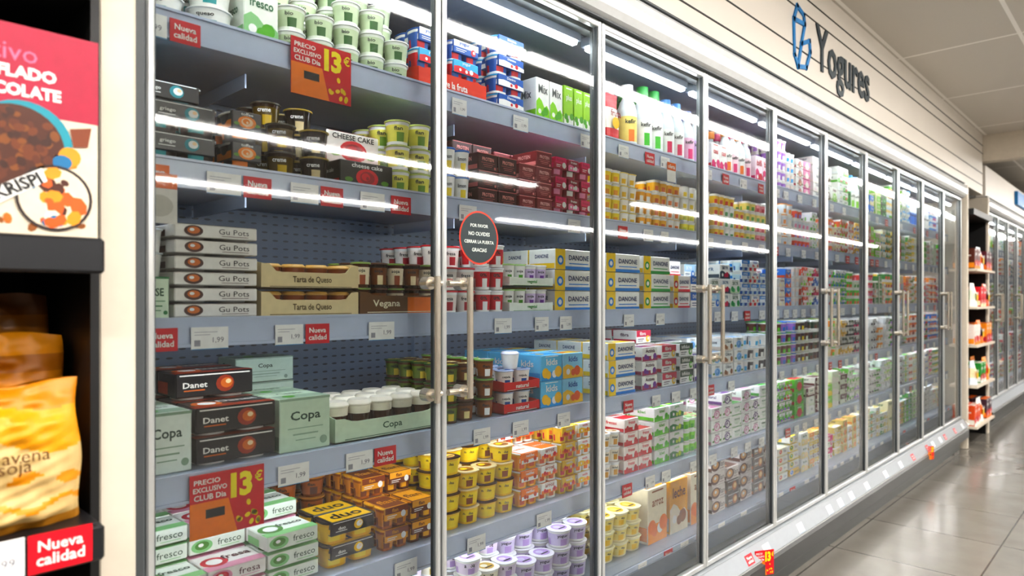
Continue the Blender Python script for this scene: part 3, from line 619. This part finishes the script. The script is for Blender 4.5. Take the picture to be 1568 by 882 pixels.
def promo(w,h):
    b=B();box(b,-w/2,w/2,-.001,.001,0,h,C('cc1f2b'));f=Fc(b,(-w/2,-.001,0),(1,0,0),(0,0,1),(0,-1,0),w,h)
    f.poly([(0,0),(.62,0),(.5,.56),(0,.56)],C('f0801e'),1);f.rect(.2,.3,.45,.44,K_,2);f.text('PRECIO',.22,.88,.34,W_,2,h=.08);f.text('EXCLUSIVO',.26,.76,.44,W_,2,h=.08);f.text('CLUB Dia',.26,.64,.42,W_,2,h=.09)
    f.text('1',.57,.74,.08,C('f4e23a'),2,h=.4,free=True,off=.05);f.text('3',.74,.74,.18,C('f4e23a'),2,h=.4,free=True,off=.05);f.text('€',.92,.82,.11,C('f4e23a'),2,h=.18,free=True)
    random.seed(9)
    for k in range(10): f.disc(U(.6,.95),U(.08,.45),w*.03,C('f4d24a'),2,1.4,ang=U(0,3))
    return b
b=B();b.put(promo(.146,.118),(.773,1.303,1.675),.03);b.obj('promo_price_card')
b=B();b.put(promo(.144,.12),(.571,1.303,.800),0);b.obj('promo_price_card')
b=B();b.put(promo(.09,.10),(2.69,1.168,.135),-.5,);b.obj('promo_price_card')
b=B();b.put(promo(.05,.09),(5.35,1.158,.15),-.5);b.obj('promo_price_card')
b=B();f=Fc(b,(2.17,1.302,1.675),(1,0,0),(0,0,1),(0,-1,0),.06,.07);f.rect(0,0,1,1,W_,1);f.rect(0,.6,1,1,C('e87a4a'),2);f.text('oferta',.5,.8,.8,W_,3);b.obj('shelf_talker_card')
b=B();f=Fc(b,(.415,1.302,1.385),(1,0,0),(0,0,1),(0,-1,0),.062,.09);f.rect(0,0,1,1,C('e2ded6'),1);f.rect(0,.7,1,1,C('e8743a'),2);f.disc(.5,.35,.02,C('c8c4ba'),2,1.2);b.obj('shelf_talker_card')
b=B();f=Fc(b,(1.165,1.2285,1.40),(1,0,0),(0,0,1),(0,-1,0),1,1)
f.disc(0,0,.0665,C('b84a3e'),1,1,40);f.disc(0,0,.062,C('1c292d'),2,1,40)
for k,(t,w) in enumerate([('POR FAVOR',.06),('NO OLVIDES',.072),('CERRAR LA PUERTA',.10),('GRACIAS',.05)]): f.text(t,0,.03-.02*k,w,C('cfd6d0'),3)
b.obj('door_sticker')

# ------------------------------------------------------------------ fascia and sign
b=B();box(b,-1.0,7.56,1.222,1.30,2.2075,2.7595);b.obj('wall_fascia',FASC)
b=B()
for z in(2.29,2.40,2.585,2.66): box(b,-1.0,7.56,1.2195,1.2215,z-.003,z+.003)
b.obj('trim_1',FDARK)
b=B();box(b,7.7,13.0,1.222,1.30,2.2075,2.50);b.obj('wall_fascia_far',FASC)
root=empty('aisle_sign',(3.7,1.2,2.4))
def textobj(s,w,h,x,z,dep,mat,name,off=.035):
    V,L,T,tw,th=text_t(s,off)
    b=B();X=V[:,0]/tw*w+x;Z=V[:,1]/th*h+z
    for y in(1.2205,1.2205-dep): b.raw(np.stack([X,np.full(len(X),y),Z],1),L,T,np.tile(np.array(K0),(len(T),1)),np.zeros(len(T)))
    ed=set();st=0
    for t in T:
        l=L[st:st+t];st+=t
        for i in range(t): ed.add((int(l[i]),int(l[(i+1)%t])))
    for (a,c) in ed:
        if (c,a) not in ed: b.poly([(X[a],1.2205,Z[a]),(X[c],1.2205,Z[c]),(X[c],1.2205-dep,Z[c]),(X[a],1.2205-dep,Z[a])],K0)
    ob=b.obj(name,mat,origin=(0,0,0));ob.parent=root;ob.matrix_parent_inverse=root.matrix_world.inverted()
bpy.context.view_layer.update()
textobj('Yogures',.82,.285,3.80,2.435,.005,SIGNK,'lettering',.016)
b=B()
def stroke(pts,w=.02):
    for (xa,za),(xb,zb) in zip(pts[:-1],pts[1:]):
        dx,dz=xb-xa,zb-za;l=math.hypot(dx,dz);nx,nz=-dz/l*w/2,dx/l*w/2;ex,ez=dx/l*w/2,dz/l*w/2
        q=[(xa-ex+nx,za-ez+nz),(xb+ex+nx,zb+ez+nz),(xb+ex-nx,zb+ez-nz),(xa-ex-nx,za-ez-nz)]
        b.poly([(x,1.215,z) for x,z in q],K0);b.poly([(x,1.2215,z) for x,z in q],K0)
        for i in range(4):
            (p,r),(s_,u)=q[i],q[(i+1)%4];b.poly([(p,1.215,r),(s_,1.215,u),(s_,1.2215,u),(p,1.2215,r)],K0)
stroke([(3.13,2.36),(3.12,2.52),(3.16,2.59),(3.24,2.57),(3.25,2.53),(3.12,2.52)]);stroke([(3.13,2.36),(3.17,2.315),(3.27,2.335),(3.32,2.42),(3.31,2.47),(3.21,2.43),(3.25,2.53)]);stroke([(3.21,2.43),(3.17,2.315)])
ob=b.obj('icon',SIGNB,origin=(0,0,0));ob.parent=root;ob.matrix_parent_inverse=root.matrix_world.inverted()
b=B();box(b,9.4,10.2,1.19,1.2215,2.30,2.45);b.obj('aisle_sign_panel',SIGNB)

# ------------------------------------------------------------------ open shelving between cabinets
root=empty('open_shelving_unit',(7.17,1.5,0))
bpy.context.view_layer.update()
def addp(b,n,m,root):
    ob=b.obj(n,m,origin=(0,0,0));ob.parent=root;ob.matrix_parent_inverse=root.matrix_world.inverted()
b=B();box(b,6.74,7.59,1.70,1.73,0,1.95);box(b,6.74,6.76,1.2,1.70,0,1.95);box(b,7.57,7.59,1.2,1.70,0,1.95);box(b,6.74,7.59,1.15,1.73,1.95,2.0);addp(b,'frame',BLACK,root)
zs=[.18,.52,.86,1.18,1.5]
b=B()
for z in zs: box(b,6.76,7.57,1.13,1.70,z-.02,z)
addp(b,'shelves',CREAM,root)
random.seed(21)
snack=[('red','yel'),('org','white'),('yel','red'),('green','white'),('dark','org')]
for i,z in enumerate(zs):
    for j in range(3):
        a,c2=random.choice(snack);T=Tpouch(.17,.08,.2,(C(random.choice(pals[a])),C(random.choice(pals[c2])),YEL,W_),'snack') if (i+j)%2 else Tbox(.12,.1,.17,'fruit',(C(random.choice(pals[a])),C(random.choice(pals[c2])),RED,W_),'galleta')
        block('snack_bag' if (i+j)%2 else 'biscuit_box',T,6.78+j*.26,6.78+j*.26+.255,z,1,3,y0=1.15)
# ------------------------------------------------------------------ left dry-goods shelving
root=empty('grocery_shelving_unit',(-.2,1.3,0));bpy.context.view_layer.update()
b=B();box(b,-1.2,.302,1.60,1.63,0,2.3);box(b,.3035,.3155,1.17,1.63,0,2.3);box(b,-1.2,.302,1.13,1.63,1.70,1.76)
addp(b,'frame',BLACK,root)
b=B()
for z in(.40,.93,1.335): box(b,-1.2,.30,1.10,1.60,z-.025,z,bev=.003);box(b,-1.2,.30,1.085,1.10,z-.05,z,bev=.004)
addp(b,'shelves',simple('graphite_shelf','232427',.4,.3),root)
b=B();w,h=.225,.285;box(b,-w/2,w/2,-.045,.045,0,h,C('d8cdba'),.002);f,l,t=faces(b,w,.09,h)
PK=C('a81238')
f.rect(0,.58,1,1,PK,1);f.text('activo',.49,.865,.36,C('d8809a'),3,off=.0);f.text('INFLADO',.57,.775,.40,W_,3,h=.06,off=.045,free=True);f.text('CHOCOLATE',.52,.69,.55,W_,3,h=.06,off=.045,free=True)
f.disc(.60,.44,.058,C('2a8a9a'),2,1,30);f.disc(.56,.42,.057,C('4a2415'),3,1,30)
random.seed(4)
for k in range(90):
    a=U(0,6.28);r=.05*math.sqrt(R());f.disc(.56+r*math.cos(a)/w,.42+r*math.sin(a)/h,U(.003,.006),C(random.choice(['6a3820','3a1a0e','7a4a2a','5a2c18'])),4+k*.02,1.3,8,U(0,3))
f.disc(.76,.19,.046,C('2a1c1a'),5.5,1,30);f.disc(.76,.19,.042,C('d8cdba'),6,1,30)
for k in range(30):
    a=U(0,6.28);r=.036*math.sqrt(R());f.disc(.76+r*math.cos(a)/w,.19+r*math.sin(a)/h,U(.004,.011),C(random.choice(['d85a14','d85a14','2f6f9a','e09020','4a2417','e4dac8'])),6.5+k*.05,1.3,7,U(0,3))
for k in range(14): f.disc(U(.3,.96),U(.03,.12),U(.003,.007),C(random.choice(['5a2f1c','e86a1e','8a5632'])),2+k*.05,1.5,7,U(0,3))
f.poly([(.42,.2),(.69,.33),(.72,.27),(.45,.13)],W_,8);f.text('KRISPI',.57,.235,.26,C('1d1a1a'),9,ang=.5,off=.04)
f.disc(.84,.40,.014,C('e09020'),3.5,1);f.poly([(.76,.40),(.86,.44),(.88,.35),(.78,.33)],C('d88a2a'),3);f.poly([(.84,.54),(.96,.56),(.94,.46),(.86,.45)],C('7a3a1c'),4);f.disc(.80,.37,.010,C('2f6f9a'),4.5,1.2)
l.rect(0,.58,1,1,PK,1)
b2=B();b2.put(b,(.188,1.165,1.3355));b2.put(b,(-.05,1.165,1.3355));b2.obj('rice_cake_box')
def bag(w,d,h,colf,seed):
    b=B();random.seed(seed);NX,NZ=40,60;ph=[U(0,6) for _ in range(8)]
    def pt(u,v,s):
        th=d/2*(max(0,math.sin(math.pi*u))**.4)*(1-.86*max(0,(v-.72)/.28)**1.3 if v>.72 else 1)*(1-.3*max(0,(.1-v)/.1))
        wr=.004*math.sin(22*v+6*u+ph[0])*math.sin(7*u+ph[1])+.003*math.sin(48*v+11*u+ph[2])*max(0,v-.4)*2+.0025*math.sin(31*u+14*v+ph[3])+.0015*math.sin(70*v-22*u)
        return ((u-.5)*w*(1+.03*math.sin(9*v+ph[4])-.05*v),s*(th+wr*math.sin(math.pi*u)),v*h+(.004*math.sin(8*u+ph[5]) if v>.98 else 0))
    for s in(-1,1):
        V=np.array([pt(i/NX,j/NZ,s) for j in range(NZ+1) for i in range(NX+1)]);F=[];cc=[]
        for j in range(NZ):
            for i in range(NX):
                a=j*(NX+1)+i;q=[a,a+1,a+NX+2,a+NX+1];F.append(q if s<0 else q[::-1]);cc.append(colf((i+.5)/NX,(j+.5)/NZ))
        b.raw(V,np.array(F).ravel(),np.full(len(F),4),np.array(cc,float),np.ones(len(F)))
    return b
kr=C('a87a44',.5);ky=C('d88c1a',.4);kc=C('c8ae80',.45)
def cf(u,v):
    if v>.86+.04*math.sin(6*u): return C('c87e18')
    if v>.62+.10*math.sin(5*u+.6): return C('e09a1e')
    if .26<v<.44 and abs(v-.35-.03*math.sin(12*u))<.02+.025*math.sin(23*u) and u>.3: return ky
    if .1<v<.24 and abs(v-.17-.03*math.sin(15*u+1))<.02 and u>.35: return ky
    if v<.06: return kr
    return kc
b=bag(.215,.1,.20,cf,3);f=Fc(b,(-.105,-.058,0),(1,0,0),(0,0,1),(0,-1,0),.21,.20)
f.text('avena',.62,.52,.26,C('5a3a1a'),1,off=0);f.text('soja',.56,.45,.18,C('5a3a1a'),1,off=0)
b2=B();b2.put(b,(.184,1.166,.9305),.05);b2.put(b,(-.05,1.166,.9305));b2.obj('snack_paper_bag')
b=bag(.21,.065,.264,lambda u,v: C('d88e1a') if v>.88 else (C('a86a2e') if v>.79 else C('c87e1c')),12);b2=B();b2.put(b,(.190,1.278,.9305),.0);b2.put(b,(-.05,1.278,.9305));b2.obj('cereal_paper_bag')
b=bag(.2,.07,.325,lambda u,v: C('6a4220',.5) if v>.9 else C('8a5c30'),8);b2=B();b2.put(b,(.194,1.37,.9305),-.02);b2.put(b,(-.06,1.37,.9305));b2.obj('kraft_paper_bag')
b=B();b.put(plabel(.075,.052,1),(.246,1.084,.884));b.put(plabel(.08,.052,0),(.165,1.084,.884));b.obj('shelf_price_tag')
block('flour_bag',Tbox(.12,.1,.2,'fruit',(kc,ky,ORG,BRN),'harina'),-.1,.28,.401,1,2,y0=1.12)

# ------------------------------------------------------------------ room
def plane(name,pts,mat):
    b=B();b.poly(pts,K0);b.obj(name,mat,origin=(0,0,0))
plane('floor',[(-5,-8.5,0),(22,-8.5,0),(22,2,0),(-5,2,0)],FLOOR)
plane('ceiling',[(-5,2,2.76),(22,2,2.76),(22,-8.5,2.76),(-5,-8.5,2.76)],CEIL)
plane('wall_back',[(-5,1.95,0),(22,1.95,0),(22,1.95,2.76),(-5,1.95,2.76)],WALL)
plane('wall_opposite',[(-5,-8.5,0),(-5,-8.5,2.76),(22,-8.5,2.76),(22,-8.5,0)],WALL)
plane('wall_left',[(-5,-8.5,0),(-5,2,0),(-5,2,2.76),(-5,-8.5,2.76)],WALL)
plane('wall_right',[(22,-8.5,0),(22,-8.5,2.76),(22,2,2.76),(22,2,0)],WALL)
b=B();box(b,7.57,7.72,-8.4,1.94,2.52,2.759);b.obj('ceiling_beam',CREAM)
for y,wd in((-.32,.09),(-3.45,.11),(-6.4,.11)):
    x=-4.2
    while x<20:
        if not(7.3<x+1.8 and x<7.9):
            root=empty('ceiling_light',(x+.9,y,2.73));bpy.context.view_layer.update()
            b=B();box(b,x,x+1.78,y-wd/2-.02,y+wd/2+.02,2.715,2.758);addp(b,'housing',CAN,root)
            b=B();box(b,x+.01,x+1.77,y-wd/2,y+wd/2,2.706,2.7145);addp(b,'diffuser',CEILL,root)
        x+=1.8
w=bpy.data.worlds.new('World');bpy.context.scene.world=w;w.use_nodes=True;w.node_tree.nodes['Background'].inputs[0].default_value=(.8,.85,.9,1);w.node_tree.nodes['Background'].inputs[1].default_value=.3
cam=bpy.data.cameras.new('camera');co=bpy.data.objects.new('camera',cam);bpy.context.scene.collection.objects.link(co)
cam.sensor_width=36;cam.lens=24;cam.shift_y=16/1568;cam.clip_start=.05
th=math.atan(1001/1045.3)
co.location=(0,0,1.25)
co.rotation_euler=(math.pi/2,0,-(math.pi/2-th))
cam.dof.use_dof=True;cam.dof.focus_distance=1.9;cam.dof.aperture_fstop=3.2
bpy.context.scene.camera=co
vs=bpy.context.scene.view_settings
vs.view_transform='Standard'
try: vs.look='Medium High Contrast'
except Exception as e: print('look',e)
vs.exposure=0.62
print('verts',sum(len(m.vertices) for m in bpy.data.meshes),'objs',len(bpy.data.objects))
